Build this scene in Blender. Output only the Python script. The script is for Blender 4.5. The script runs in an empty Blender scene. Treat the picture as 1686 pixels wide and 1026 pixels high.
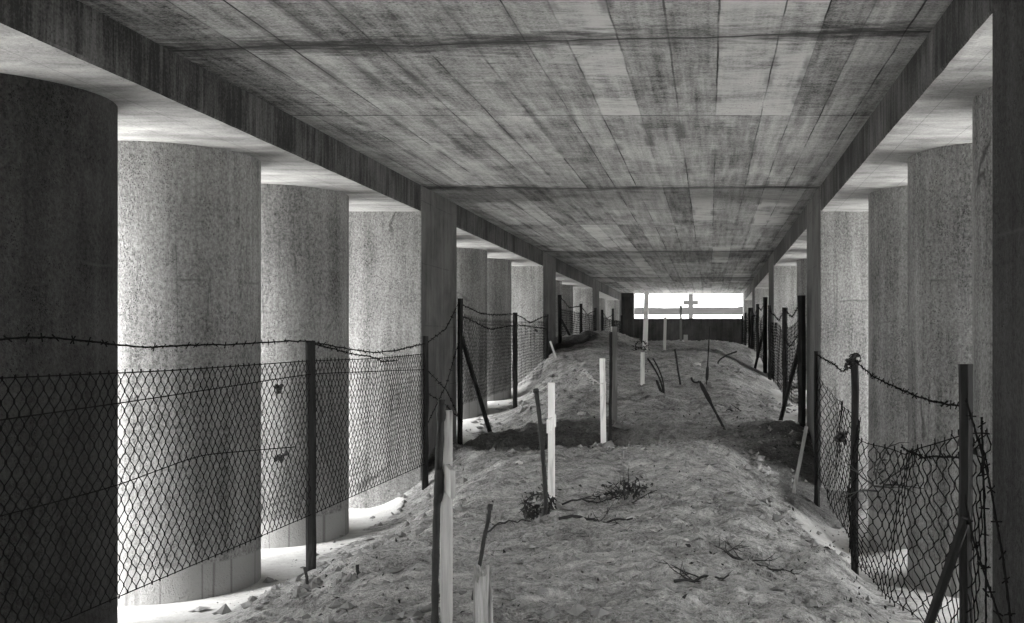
import bpy, math, random
import numpy as np
from mathutils import Vector
R = math.radians
random.seed(7)
rng = np.random.default_rng(11)
sc = bpy.context.scene
col = sc.collection

# ------------------------------------------------------------------ layout (metres; X right, Y along the corridor, Z up)
F, VX, VY, EYE = 1700.0, 1168.5, 561.0, 1.7          # lens and horizon of the photograph (1686 x 1026)
LX, RX = -2.86, 1.10                                  # inner faces of the two rows of piers
SOFFIT, CEIL, ROOF = 2.98, 3.24, 3.72
PIERS = [2.73 + 7.5 * k for k in range(-2, 5)]        # near face of each pier
PIER_D, COL_R = 1.43, 0.59
LCX, RCX = -3.77, 1.98                                # column centres
Y0, Y1 = -13.4, 34.16

def px_x(px, y): return (px - VX) / F * y
def px_z(py, y): return EYE - (py - VY) / F * y

# ------------------------------------------------------------------ noise
def _hash(ix, iy, s):
    n = (ix.astype(np.int64) * 374761393 + iy.astype(np.int64) * 668265263 + s * 1442695041) & 0x7fffffff
    n = ((n ^ (n >> 13)) * 1274126177) & 0x7fffffff
    return ((n ^ (n >> 16)) & 0xffff) / 65535.0
def vnoise(x, y, s=0):
    x = np.asarray(x, float); y = np.asarray(y, float)
    ix = np.floor(x); iy = np.floor(y); fx = x - ix; fy = y - iy
    fx = fx * fx * (3 - 2 * fx); fy = fy * fy * (3 - 2 * fy)
    a = _hash(ix, iy, s); b = _hash(ix + 1, iy, s); c = _hash(ix, iy + 1, s); d = _hash(ix + 1, iy + 1, s)
    return (a * (1 - fx) + b * fx) * (1 - fy) + (c * (1 - fx) + d * fx) * fy - 0.5
def fbm(x, y, s=0, n=4):
    t = 0; a = 1.0
    for k in range(n):
        t = t + a * vnoise(np.asarray(x) * 2 ** k, np.asarray(y) * 2 ** k, s + k * 17); a *= 0.5
    return t
def sstep(a, b, x):
    t = np.clip((np.asarray(x, float) - a) / (b - a), 0, 1); return t * t * (3 - 2 * t)

HL = np.array([(-60, 0), (4, .0), (10, .0), (12, .3), (15, .72), (18, .84), (18.95, .95), (19.3, 1.66), (22, 1.66), (34, 1.64), (40, 1.75), (250, 7.9), (420, 7.9), (900, 8)])
HR = np.array([(-60, 0), (5, .05), (8.0, .0), (9.6, .02), (11.3, .55), (14, .80), (19, 1.1), (24, 1.45), (34, 1.58), (40, 1.75), (250, 7.9), (420, 7.9), (900, 8)])
HM = np.array([(-60, 0), (2, .2), (5, .30), (7.8, .33), (9.2, .46), (10.2, .58), (11.8, .76), (14, 1.07), (18, 1.5), (21, 1.6), (30, 1.66), (34, 1.66), (40, 1.75), (250, 7.9), (420, 7.9), (900, 8)])
def ground_h(x, y, fine=True):
    x = np.asarray(x, float); y = np.asarray(y, float)
    hl = np.interp(y, HL[:, 0], HL[:, 1]); hr = np.interp(y, HR[:, 0], HR[:, 1]); hm = np.interp(y, HM[:, 0], HM[:, 1])
    wob = 0.22 * fbm(x * 0.9, y * 0.9, 5, 3)
    shf = np.exp(-((y - 10.9) / .85) ** 2) + np.exp(-((y - 18.6) / 1.9) ** 4) * .9
    wl = sstep(-3.12 - .5 * shf, -1.7 - 1.05 * shf, x + wob * (1 - shf)); wr = 1 - sstep(0.0, 1.25, x + wob)
    h = hl * (1 - wl) + hm * wl
    h = h * wr + hr * (1 - wr)
    inside = sstep(-3.2, -2.7, x) * (1 - sstep(0.9, 1.3, x)) * (1 - sstep(33, 36, y))
    mid = np.exp(-((x + 0.75) / 1.2) ** 2)
    h = h + 0.10 * mid * inside * (1 - sstep(9, 12, y))
    h = h + 0.30 * np.exp(-((x + 1.9) / 0.5) ** 2 - ((y - 20.3) / 2.0) ** 2)
    h = h + 0.22 * np.exp(-((x - 0.85) / 0.40) ** 2 - ((y - 11.3) / 0.7) ** 2)
    h = h + 0.10 * np.exp(-((x - 0.78) / 0.22) ** 2 - ((y - 6.4) / 1.0) ** 2)
    h = h + .20 * sstep(18.95, 19.3, y) * (1 - sstep(19.8, 22, y)) * (1 - sstep(-2.35, -1.95, x)) * sstep(-3.1, -2.9, x)
    h = h - 0.26 * np.exp(-((y - 10.95) / .45) ** 4) * sstep(-2.9, -2.6, x) * (1 - sstep(-1.1, .3, x))
    h = h - 0.16 * np.exp(-((x - 1.25) / 0.30) ** 2 - ((y - 8.9) / 0.8) ** 2)
    h = h + inside * (0.10 * fbm(x * 1.3, y * 1.1, 31, 3))
    if fine:
        rough = 0.25 + 0.75 * sstep(-3.0, -2.5, x) * (1 - sstep(0.7, 1.2, x))
        h = h + inside * rough * (-0.03 * np.abs(fbm(x * 1.6 + .3 * y, y * 4.5, 63, 3)) + 0.060 * fbm(x * 4.2, y * 5.5, 51, 4) + 0.03 * fbm(x * 13, y * 14, 57, 3) + 0.05 * np.maximum(0, fbm(x * 9, y * 11, 77, 3) - 0.12))
    far = sstep(45, 160, np.hypot(x, y))
    return h + far * .3 * fbm(x * 0.02, y * 0.02, 3, 3)
def gz(x, y): return float(ground_h(x, y))

# ------------------------------------------------------------------ mesh builder
class MB:
    def __init__(s): s.v = []; s.f = []; s.n = 0
    def add(s, v, f):
        s.v.extend([tuple(map(float, p)) for p in v]); s.f.extend([tuple(int(i) + s.n for i in q) for q in f]); s.n = len(s.v)
    def box(s, x0, x1, y0, y1, z0, z1, top=True):
        v = [(x0, y0, z0), (x1, y0, z0), (x1, y1, z0), (x0, y1, z0), (x0, y0, z1), (x1, y0, z1), (x1, y1, z1), (x0, y1, z1)]
        s.add(v, [(3, 2, 1, 0), (4, 5, 6, 7), (0, 1, 5, 4), (1, 2, 6, 5), (2, 3, 7, 6), (3, 0, 4, 7)])
    def tube(s, pts, rad, sides=6, cap=True, squash=1.0, rot=0.0):
        P = np.asarray(pts, float); n = len(P)
        rad = np.broadcast_to(np.asarray(rad, float), (n,))
        T = np.gradient(P, axis=0); T /= (np.linalg.norm(T, axis=1, keepdims=True) + 1e-12)
        up = np.array([0, 0, 1.0]) if abs(T[:, 2]).mean() < 0.8 else np.array([0, 1.0, 0])
        A = np.cross(T, up); A /= (np.linalg.norm(A, axis=1, keepdims=True) + 1e-12); B = np.cross(A, T)
        an = rot + np.arange(sides) * 2 * math.pi / sides
        ring = P[:, None, :] + rad[:, None, None] * (np.cos(an)[None, :, None] * A[:, None, :] + squash * np.sin(an)[None, :, None] * B[:, None, :])
        v = ring.reshape(-1, 3); f = []
        for i in range(n - 1):
            for k in range(sides):
                k2 = (k + 1) % sides
                f.append((i * sides + k, i * sides + k2, (i + 1) * sides + k2, (i + 1) * sides + k))
        if cap:
            f.append(tuple(range(sides))[::-1]); f.append(tuple((n - 1) * sides + k for k in range(sides)))
        s.add(v, f)
    def quad(s, a, b, c, d): s.add([a, b, c, d], [(0, 1, 2, 3)])
    def build(s, name, mat, parent=None, smooth=False, bevel=0, world=True):
        me = bpy.data.meshes.new(name); me.from_pydata(s.v, [], s.f); me.update()
        if smooth: me.polygons.foreach_set('use_smooth', [True] * len(me.polygons))
        me.materials.append(mat)
        o = bpy.data.objects.new(name, me); col.objects.link(o)
        if parent is not None:
            o.parent = parent
            w = parent; off = Vector()
            while w is not None: off += w.location; w = w.parent
            if world: o.location = -off                      # vertices are world coordinates, the parent sits at its base
        if bevel:
            m = o.modifiers.new('bevel', 'BEVEL'); m.width = bevel; m.segments = 2; m.limit_method = 'ANGLE'
        return o
def tag(o, label=None, cat=None, group=None, kind=None):
    if label: o['label'] = label
    if cat: o['category'] = cat
    if group: o['group'] = group
    if kind: o['kind'] = kind
    return o
def thing(name, loc, label, cat, group=None):
    o = bpy.data.objects.new(name, None); col.objects.link(o); o.location = loc
    o.empty_display_size = 0.2
    return tag(o, label, cat, group)

# ------------------------------------------------------------------ materials (all grey: the place as the black and white film saw it)
class NT:
    def __init__(s, name):
        s.m = bpy.data.materials.new(name); s.m.use_nodes = True; s.t = s.m.node_tree; s.t.nodes.clear()
        s.out = s.n('ShaderNodeOutputMaterial'); s.b = s.n('ShaderNodeBsdfPrincipled')
        s.t.links.new(s.b.outputs[0], s.out.inputs[0]); s.pos = s.n('ShaderNodeNewGeometry').outputs['Position']
    def n(s, k, **a):
        x = s.t.nodes.new(k)
        for q, v in a.items(): setattr(x, q, v)
        return x
    def put(s, sock, v):
        if hasattr(v, 'is_output'): s.t.links.new(v, sock)
        else: sock.default_value = v
    def math(s, op, a, b=0.0, c=0.0, clamp=False):
        x = s.n('ShaderNodeMath', operation=op, use_clamp=clamp)
        for i, v in enumerate((a, b, c)): s.put(x.inputs[i], v)
        return x.outputs[0]
    def mapping(s, scale, v=None, loc=(0, 0, 0), rot=(0, 0, 0)):
        x = s.n('ShaderNodeMapping'); s.put(x.inputs['Vector'], v or s.pos)
        x.inputs['Scale'].default_value = scale; x.inputs['Location'].default_value = loc; x.inputs['Rotation'].default_value = rot
        return x.outputs[0]
    def noise(s, scale, detail=4, rough=.55, v=None, dist=0.0):
        x = s.n('ShaderNodeTexNoise'); s.put(x.inputs['Vector'], v or s.pos)
        x.inputs['Scale'].default_value = scale; x.inputs['Detail'].default_value = detail
        x.inputs['Roughness'].default_value = rough; x.inputs['Distortion'].default_value = dist
        return x.outputs[0]
    def voro(s, scale, feature='F1', v=None, rand=1.0):
        x = s.n('ShaderNodeTexVoronoi', feature=feature); s.put(x.inputs['Vector'], v or s.pos); x.inputs['Scale'].default_value = scale
        x.inputs['Randomness'].default_value = rand
        return x.outputs['Distance']
    def ramp(s, v, a, b, lo=0.0, hi=1.0):
        x = s.n('ShaderNodeMapRange', interpolation_type='SMOOTHSTEP'); s.put(x.inputs[0], v)
        for i, q in enumerate((a, b, lo, hi)): s.put(x.inputs[1 + i], q)
        return x.outputs[0]
    def mix(s, f, a, b):
        x = s.n('ShaderNodeMix', data_type='FLOAT'); s.put(x.inputs[0], f); s.put(x.inputs[2], a); s.put(x.inputs[3], b); return x.outputs[0]
    def sep(s, v=None):
        x = s.n('ShaderNodeSeparateXYZ'); s.put(x.inputs[0], v or s.pos); return x.outputs
    def bump(s, h, strength=1.0, dist=.01, prev=None):
        x = s.n('ShaderNodeBump'); x.inputs['Strength'].default_value = strength; x.inputs['Distance'].default_value = dist
        s.put(x.inputs['Height'], h)
        if prev is not None: s.put(x.inputs['Normal'], prev)
        return x.outputs[0]
    def done(s, val, rough=.9, normal=None, spec=.2):
        x = s.n('ShaderNodeCombineColor'); 
        for i, k in enumerate((1.0, 0.995, 0.975)):
            s.put(x.inputs[i], s.math('MULTIPLY', val, k))
        s.t.links.new(x.outputs[0], s.b.inputs['Base Color'])
        s.put(s.b.inputs['Roughness'], rough); s.b.inputs['Specular IOR Level'].default_value = spec
        if normal is not None: s.put(s.b.inputs['Normal'], normal)
        return s.m

def mat_ceiling():
    t = NT('board_marked_concrete'); p = t.sep()
    comb = lambda a, b, c=0.0: (lambda x: (t.put(x.inputs[0], a), t.put(x.inputs[1], b), t.put(x.inputs[2], c), x.outputs[0])[-1])(t.n('ShaderNodeCombineXYZ'))
    # boards run along the corridor, of uneven width
    vx = t.math('ADD', p[0], t.math('MULTIPLY', t.math('SUBTRACT', t.noise(.9, 2, .5, comb(p[0], 7.3, 2.0)), .5), .55))
    vx = t.math('ADD', vx, t.math('MULTIPLY', t.math('SUBTRACT', t.noise(2.0, 3), .5), .02))
    row = t.math('MULTIPLY', vx, 1 / .25); rid = t.math('FLOOR', row)
    yw = t.math('ADD', p[1], t.math('MULTIPLY', t.math('SUBTRACT', t.noise(.8, 3), .5), .06))
    wn = t.n('ShaderNodeTexWhiteNoise', noise_dimensions='2D')
    cell = t.math('FLOOR', t.math('MULTIPLY', t.math('SUBTRACT', yw, 7.06 - 3.33), 1 / 3.33))
    t.put(wn.inputs['Vector'], comb(rid, cell)); board = wn.outputs['Value']
    dj = t.math('MULTIPLY', t.math('SUBTRACT', .5, t.math('ABSOLUTE', t.math('SUBTRACT', t.math('FRACT', row), .5))), .25)
    wl = t.n('ShaderNodeTexWhiteNoise', noise_dimensions='2D'); t.put(wl.inputs['Vector'], comb(t.math('ROUND', row), t.math('FLOOR', t.math('MULTIPLY', t.math('SUBTRACT', yw, 5.28), 1 / 1.72)), 0.0))
    jl = t.math('MULTIPLY', t.ramp(dj, .002, .0075, 1, 0), t.math('MULTIPLY', t.ramp(t.noise(1.1, 5, .7), .36, .62, .12, 1), t.ramp(wl.outputs['Value'], .1, .6, .2, 1)))
    streak = t.noise(1.0, 5, .68, t.mapping((5.0, 22, 3))); fine = t.noise(1.0, 4, .7, t.mapping((40, 120, 30)))
    grain = t.noise(90, 3, .7); lgrain = t.noise(1.0, 4, .65, t.mapping((19, .9, 3), loc=(2, 5, 0)))
    patch = t.noise(1.5, 5, .62, dist=.5); big = t.noise(.40, 3)
    v = t.math('ADD', .70, t.math('MULTIPLY', board, .6))
    for nz, k in ((streak, 1.3), (fine, 1.7), (lgrain, 1.8), (patch, 1.7), (big, .8), (grain, 2.0)):
        v = t.math('ADD', v, t.math('MULTIPLY', t.math('SUBTRACT', nz, .5), k))
    v = t.math('MULTIPLY', t.math('MAXIMUM', v, .12), .28)
    lime = t.math('MULTIPLY', t.ramp(t.noise(1.0, 5, .65, t.mapping((4.0, 1.3, 2), loc=(3, 7, 0))), .56, .70), t.ramp(t.math('ADD', streak, t.math('MULTIPLY', fine, .5)), .60, .82))
    v = t.mix(t.math('MULTIPLY', lime, .75), v, .46)
    pale = t.ramp(wn.outputs['Value'], .80, .9)
    v = t.mix(t.math('MULTIPLY', pale, t.ramp(t.math('ADD', patch, t.math('MULTIPLY', streak, .6)), .62, .95)), v, .5)
    v = t.mix(jl, v, .02)
    v = t.mix(t.math('MULTIPLY', t.ramp(t.math('SUBTRACT', dj, t.math('MULTIPLY', t.noise(6, 3), .05)), -.01, .02, 1, 0), t.ramp(t.noise(1.7, 3), .5, .65, 0, .55)), v, .06)
    # construction joints
    for yj, amt in ((7.06, .9), (8.72, .25), (12.1, .5), (13.9, .5), (15.6, .4), (3.6, .4), (19.5, .4), (21.5, .4), (23.4, .4)):
        d = t.math('ABSOLUTE', t.math('SUBTRACT', yw, yj)); k = t.math('MULTIPLY', t.ramp(d, .004, .012, 1, 0), t.ramp(t.noise(3.1, 3), .36, .54, .15, amt))
        v = t.mix(k, v, .02)
    tot = None
    for yj, w in ((5.25, .24), (10.40, .22), (17.8, .26), (25.3, .3), (2.6, .2)):  # joints with dark bands: pier shade painted in, the slanted one water-stained
        yy = t.math('ADD', p[1], t.math('MULTIPLY', t.math('SUBTRACT', t.noise(.8, 4), .5), .35))
        if yj == 5.25: yy = t.math('ADD', yy, t.math('MULTIPLY', p[0], .08))
        sd = t.math('SUBTRACT', yy, yj)
        d = t.math('ABSOLUTE', sd)
        soft = t.math('MULTIPLY', t.ramp(t.math('ADD', d, t.math('MULTIPLY', t.math('SUBTRACT', streak, .5), .5)), 0.0, w, 1, 0), t.ramp(t.noise(1.6, 4, .6), .34, .58, .35, .9))
        k = t.math('MAXIMUM', soft, t.math('MULTIPLY', t.ramp(d, .008, .022, 1, 0), .95))
        tot = k if tot is None else t.math('MAXIMUM', tot, k)
    v = t.mix(tot, v, .028)
    pits = t.math('MULTIPLY', t.ramp(t.voro(34), .10, .2, 1, 0), t.ramp(t.noise(3, 3), .48, .62))
    v = t.mix(t.math('MULTIPLY', pits, .8), v, .03)
    v = t.math('MAXIMUM', v, .018)
    h = t.math('ADD', t.math('MULTIPLY', jl, -1.2), t.math('ADD', t.math('MULTIPLY', board, .5), t.math('ADD', streak, t.math('MULTIPLY', fine, .5))))
    return t.done(v, .92, t.bump(h, .6, .012))

def mat_beam():
    t = NT('stained_beam_concrete'); p = t.sep()
    s1 = t.noise(1.0, 5, .65, t.mapping((14, 14, 1.2))); s2 = t.noise(1.0, 3, .6, t.mapping((45, 45, 3))); pt = t.noise(2.0, 5, .6)
    v = t.math('ADD', .046, t.math('MULTIPLY', t.math('SUBTRACT', s1, .5), .20))
    v = t.math('ADD', v, t.math('MULTIPLY', t.math('SUBTRACT', s2, .5), .10))
    v = t.math('ADD', v, t.math('MULTIPLY', t.math('SUBTRACT', pt, .5), .18))
    gr = t.noise(70, 4, .7); v = t.math('ADD', v, t.math('MULTIPLY', t.math('SUBTRACT', gr, .5), .14))
    bp = t.math('MULTIPLY', t.ramp(t.voro(42), .1, .22, 1, 0), t.ramp(t.noise(4, 3), .45, .62)); v = t.mix(t.math('MULTIPLY', bp, .8), v, .015)
    lines = t.ramp(t.math('ABSOLUTE', t.math('SUBTRACT', t.math('FRACT', t.math('MULTIPLY', p[1], 1 / .26)), .5)), .485, .5)
    v = t.mix(t.math('MULTIPLY', lines, .55), v, .05)
    up = t.sep(t.n('ShaderNodeNewGeometry').outputs['Normal'])[2]
    under = t.ramp(up, -.5, -.9)                            # soffit toned paler: bounced light put into the colour
    sv = t.math('ADD', .36, t.math('MULTIPLY', t.math('SUBTRACT', t.noise(1.0, 6, .65, t.mapping((2.0, 6, 3))), .5), .75))
    sv = t.math('ADD', t.math('MAXIMUM', sv, .05), t.math('MULTIPLY', t.math('SUBTRACT', t.noise(70, 4, .7), .5), .30))
    sv = t.mix(t.math('MULTIPLY', bp, .7), sv, .06)
    sl = t.ramp(t.math('ABSOLUTE', t.math('SUBTRACT', t.math('FRACT', t.math('MULTIPLY', p[0], 1 / .31)), .5)), .488, .5)
    sv = t.mix(t.math('MULTIPLY', sl, .6), sv, .08)
    v = t.mix(under, v, sv)
    v = t.math('MAXIMUM', v, .018)
    return t.done(v, .92, t.bump(t.math('ADD', s1, t.math('ADD', s2, pt)), .5, .012))

def mat_pier_side():
    t = NT('shaded_board_formed_side'); p = t.sep()  # darker than the pier fronts: corridor shade put into the colour
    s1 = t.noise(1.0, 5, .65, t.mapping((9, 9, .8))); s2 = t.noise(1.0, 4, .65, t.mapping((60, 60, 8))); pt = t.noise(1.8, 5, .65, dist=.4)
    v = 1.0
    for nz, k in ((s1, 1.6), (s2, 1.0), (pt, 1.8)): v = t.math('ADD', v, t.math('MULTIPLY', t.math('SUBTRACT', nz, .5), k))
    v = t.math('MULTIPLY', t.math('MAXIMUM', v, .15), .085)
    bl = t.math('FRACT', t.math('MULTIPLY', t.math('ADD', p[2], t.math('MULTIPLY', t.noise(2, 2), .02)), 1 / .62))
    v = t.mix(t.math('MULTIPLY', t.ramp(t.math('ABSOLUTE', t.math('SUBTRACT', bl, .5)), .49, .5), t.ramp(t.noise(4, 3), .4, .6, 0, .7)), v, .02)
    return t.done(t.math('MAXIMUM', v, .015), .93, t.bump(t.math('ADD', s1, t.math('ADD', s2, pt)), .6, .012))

def mat_rough(name, base, darken=0.0, bumpd=.02):
    t = NT(name); p = t.sep()
    n1 = t.noise(1.0, 4, .7, t.mapping((56, 56, 40))); n2 = t.noise(1.0, 3, .65, t.mapping((170, 170, 120))); big = t.noise(1.3, 4, .6)
    drip = t.noise(1.0, 4, .6, t.mapping((9, 9, .6)))
    vd = t.voro(1.0, v=t.mapping((85, 85, 66)))
    pits = t.math('MULTIPLY', t.ramp(vd, .14, .34, 1, 0), t.ramp(t.noise(9, 3, .6), .42, .6))
    v = t.math('ADD', 1.0, t.math('MULTIPLY', t.math('SUBTRACT', n1, .5), 2.5))
    v = t.math('ADD', v, t.math('MULTIPLY', t.math('SUBTRACT', n2, .5), 1.3))
    v = t.math('ADD', v, t.math('MULTIPLY', t.math('SUBTRACT', big, .5), 1.1))
    v = t.math('ADD', v, t.math('MULTIPLY', t.math('SUBTRACT', drip, .5), 1.5))
    v = t.math('MULTIPLY', t.math('MAXIMUM', v, .12), base)
    v = t.mix(t.math('MULTIPLY', pits, .75), v, .02)
    lines = t.math('MULTIPLY', t.ramp(t.math('ABSOLUTE', t.math('SUBTRACT', t.noise(1.0, 2, .5, t.mapping((7, 7, .15))), .5)), .0, .012, 1, 0), t.ramp(t.noise(1.7, 3), .5, .6))
    v = t.mix(t.math('MULTIPLY', lines, .45), v, .03)
    foot = t.n('ShaderNodeAttribute', attribute_name='foot').outputs['Fac']
    fl = t.ramp(t.math('ABSOLUTE', t.math('SUBTRACT', t.noise(1.0, 1, .5, t.mapping((4, 4, .05))), .5)), .0, .02, 1, 0)
    fv = t.mix(t.math('MULTIPLY', fl, .5), t.math('ADD', base * 1.35, t.math('MULTIPLY', t.math('SUBTRACT', big, .5), .15)), .05)
    v = t.mix(foot, v, fv)
    if darken:
        sm = t.ramp(t.math('ADD', t.noise(1.0, 5, .65, t.mapping((6, 6, 1.0))), t.math('MULTIPLY', big, .5)), .5, .95)
        v = t.mix(darken, v, t.math('MULTIPLY_ADD', sm, .018, t.math('MULTIPLY', v, .11)))  # cuts the tone right down, faint streaks on top
    # smooth rendered foot, about 35 cm above the ground
    lift = t.noise(.9, 2)
    crackd = t.voro(.55, 'DISTANCE_TO_EDGE', t.mapping((1, 1, .8), t.n('ShaderNodeVectorMath', operation='ADD').outputs[0]))
    ve = [n for n in t.t.nodes if n.bl_idname == 'ShaderNodeVectorMath'][-1]
    t.put(ve.inputs[0], t.pos); cn = t.n('ShaderNodeTexNoise'); t.put(cn.inputs['Vector'], t.pos); cn.inputs['Scale'].default_value = 2.5
    cn.inputs['Detail'].default_value = 4
    sc_ = t.n('ShaderNodeVectorMath', operation='SCALE'); t.put(sc_.inputs[0], cn.outputs['Color']); sc_.inputs['Scale'].default_value = .45
    t.put(ve.inputs[1], sc_.outputs[0])
    crack = t.math('MULTIPLY', t.ramp(crackd, .0, .010, 1, 0), t.ramp(t.noise(1.1, 3), .54, .66))
    v = t.mix(t.math('MULTIPLY', crack, .8), v, .05)
    lift_j = t.ramp(t.math('ABSOLUTE', t.math('SUBTRACT', t.math('ADD', p[2], t.math('MULTIPLY', t.noise(4, 3), .05)), 2.12)), .0, .014, 1, 0)
    v = t.mix(t.math('MULTIPLY', lift_j, t.ramp(t.noise(2.3, 3), .45, .6, 0, .6)), v, .08)
    v = t.math('MAXIMUM', v, .012)
    h = t.math('ADD', t.math('ADD', n1, t.math('MULTIPLY', n2, .5)), t.math('MULTIPLY', pits, -.7))
    return t.done(v, .95, t.bump(h, 1.0, bumpd))

def mat_ground():
    t = NT('trampled_earth_and_sand')
    at = t.n('ShaderNodeAttribute', attribute_name='sand'); s = at.outputs['Fac']
    n0 = t.noise(1.1, 4, .6); n1 = t.noise(1.0, 6, .65, t.mapping((5, 9, 5)), .6); n2 = t.noise(38, 4, .7); n3 = t.noise(120, 3, .6)
    n4 = t.noise(1.0, 6, .68, t.mapping((2.2, 7.5, 3), rot=(0, 0, .12)), .9)
    v = 1.0
    for nz, k in ((n0, .9), (n1, 1.7), (n2, 2.2), (n3, 1.6), (n4, 2.1)):
        v = t.math('ADD', v, t.math('MULTIPLY', t.math('SUBTRACT', nz, .5), k))
    v = t.math('MULTIPLY', t.math('MAXIMUM', v, .12), .35)
    shade_mask = t.n('ShaderNodeAttribute', attribute_name='shade_mask').outputs['Fac']
    v = t.mix(t.ramp(t.math('ADD', shade_mask, t.math('MULTIPLY', t.math('SUBTRACT', n1, .5), .9)), .2, 1.0, 0, .85), v, t.math('MULTIPLY', v, .16))  # earth darkened where the piers' shade is painted in
    clod = t.math('MULTIPLY', t.ramp(t.voro(24), .12, .28, 1, 0), t.ramp(t.noise(4, 4, .6), .53, .66))
    v = t.mix(t.math('MULTIPLY', clod, .75), v, .05)
    litter = t.math('MULTIPLY', t.ramp(t.noise(1.0, 5, .7, t.mapping((10, 34, 10), rot=(0, 0, .25))), .56, .66), t.ramp(t.noise(1.4, 3), .44, .58))
    v = t.mix(t.math('MULTIPLY', litter, .8), v, .045)
    peb = t.math('MULTIPLY', t.ramp(t.voro(17, v=t.mapping((1, 1, 1), loc=(5, 3, 1))), .08, .15, 1, 0), t.ramp(t.noise(2.4, 3), .54, .66))
    v = t.mix(t.math('MULTIPLY', peb, .8), v, .55)
    sand = t.math('ADD', .47, t.math('MULTIPLY', t.math('SUBTRACT', n0, .5), .18))
    sand = t.math('ADD', sand, t.math('MULTIPLY', t.math('SUBTRACT', t.math('ADD', n2, t.math('MULTIPLY', t.math('SUBTRACT', n1, .5), 1.2)), .5), .26))
    sand = t.mix(t.math('MULTIPLY', clod, .6), sand, .1)
    sand = t.mix(t.math('MULTIPLY', litter, .6), sand, .12)
    edge = t.ramp(t.math('ADD', s, t.math('MULTIPLY', t.math('SUBTRACT', n1, .5), .9)), .38, .62)
    v = t.math('MAXIMUM', t.mix(edge, v, sand), .02)
    bm = t.math('ADD', t.math('ADD', t.math('MULTIPLY', n1, 1.2), t.math('MULTIPLY', n2, .8)), t.math('ADD', t.math('MULTIPLY', clod, .5), t.math('MULTIPLY', n3, .3)))
    nm = t.n('ShaderNodeBump'); nm.inputs['Distance'].default_value = .035; t.put(nm.inputs['Height'], bm); t.put(nm.inputs['Strength'], t.mix(edge, .9, .3))
    return t.done(v, .97, nm.outputs[0], .1)

def mat_simple(name, base, var=.3, scale=20, stretch=(1, 1, 1), rough=.85, bd=.004, spec=.2, spot=None):
    t = NT(name); n = t.noise(1.0, 5, .65, t.mapping(tuple(scale * k for k in stretch)))
    v = t.math('MULTIPLY', base, t.math('ADD', 1.0, t.math('MULTIPLY', t.math('SUBTRACT', n, .5), 2 * var)))
    if spot is not None:
        v = t.mix(t.ramp(t.noise(1.0, 4, .6, t.mapping(tuple(scale * .3 * k for k in stretch))), .55, .66), v, spot)
    return t.done(v, rough, t.bump(n, .8, bd), spec)

M = dict(
    ceiling=mat_ceiling(), beam=mat_beam(), column=mat_rough('bush_hammered_concrete', .235), dark_column=mat_rough('dark_mottled_concrete', .17, .85), pier_side=mat_pier_side(), pier=mat_rough('pier_concrete', .26, bumpd=.012),
    wall=mat_pier_side(), hill=mat_simple('wooded_hill', .009, .6, .15, spec=0, rough=1), ground=mat_ground(),
    rust=mat_simple('rusted_iron', .025, .6, 40, rough=.8, spec=.3), post=mat_simple('dark_weathered_post', .013, .6, 22, (3, 3, .4), .9, .008, spot=.03),
    wire=mat_simple('rusty_wire', .010, .4, 60, rough=1, spec=0), white=mat_simple('white_painted_wood', .88, .12, 14, (4, 4, .4), .6, .002, spot=.62),
    oldwhite=mat_simple('flaking_white_paint', .42, .5, 16, (5, 5, .25), .8, .004, spot=.16), greywood=mat_simple('weathered_grey_wood', .22, .5, 16, (5, 5, .25), .9, .006, spot=.36),
    stump=mat_simple('split_bleached_wood', .34, .9, 22, (2.5, 2.5, .2), .9, .015, spot=.06), pale=mat_simple('pale_new_wood', .5, .3, 14, (4, 4, .4)),
    stone=mat_simple('pale_stone', .62, .3, 25, rough=.9, bd=.01), dry=mat_simple('dried_twigs', .035, .6, 30), leaf=mat_simple('withered_leaves', .03, .7, 30, spot=.10),
    foliage=mat_simple('dark_wood_foliage', .014, .5, .4, spec=0, rough=1), cross=mat_simple('dark_iron_cross', .008, .3, 10, spec=0, rough=1),
)

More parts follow.
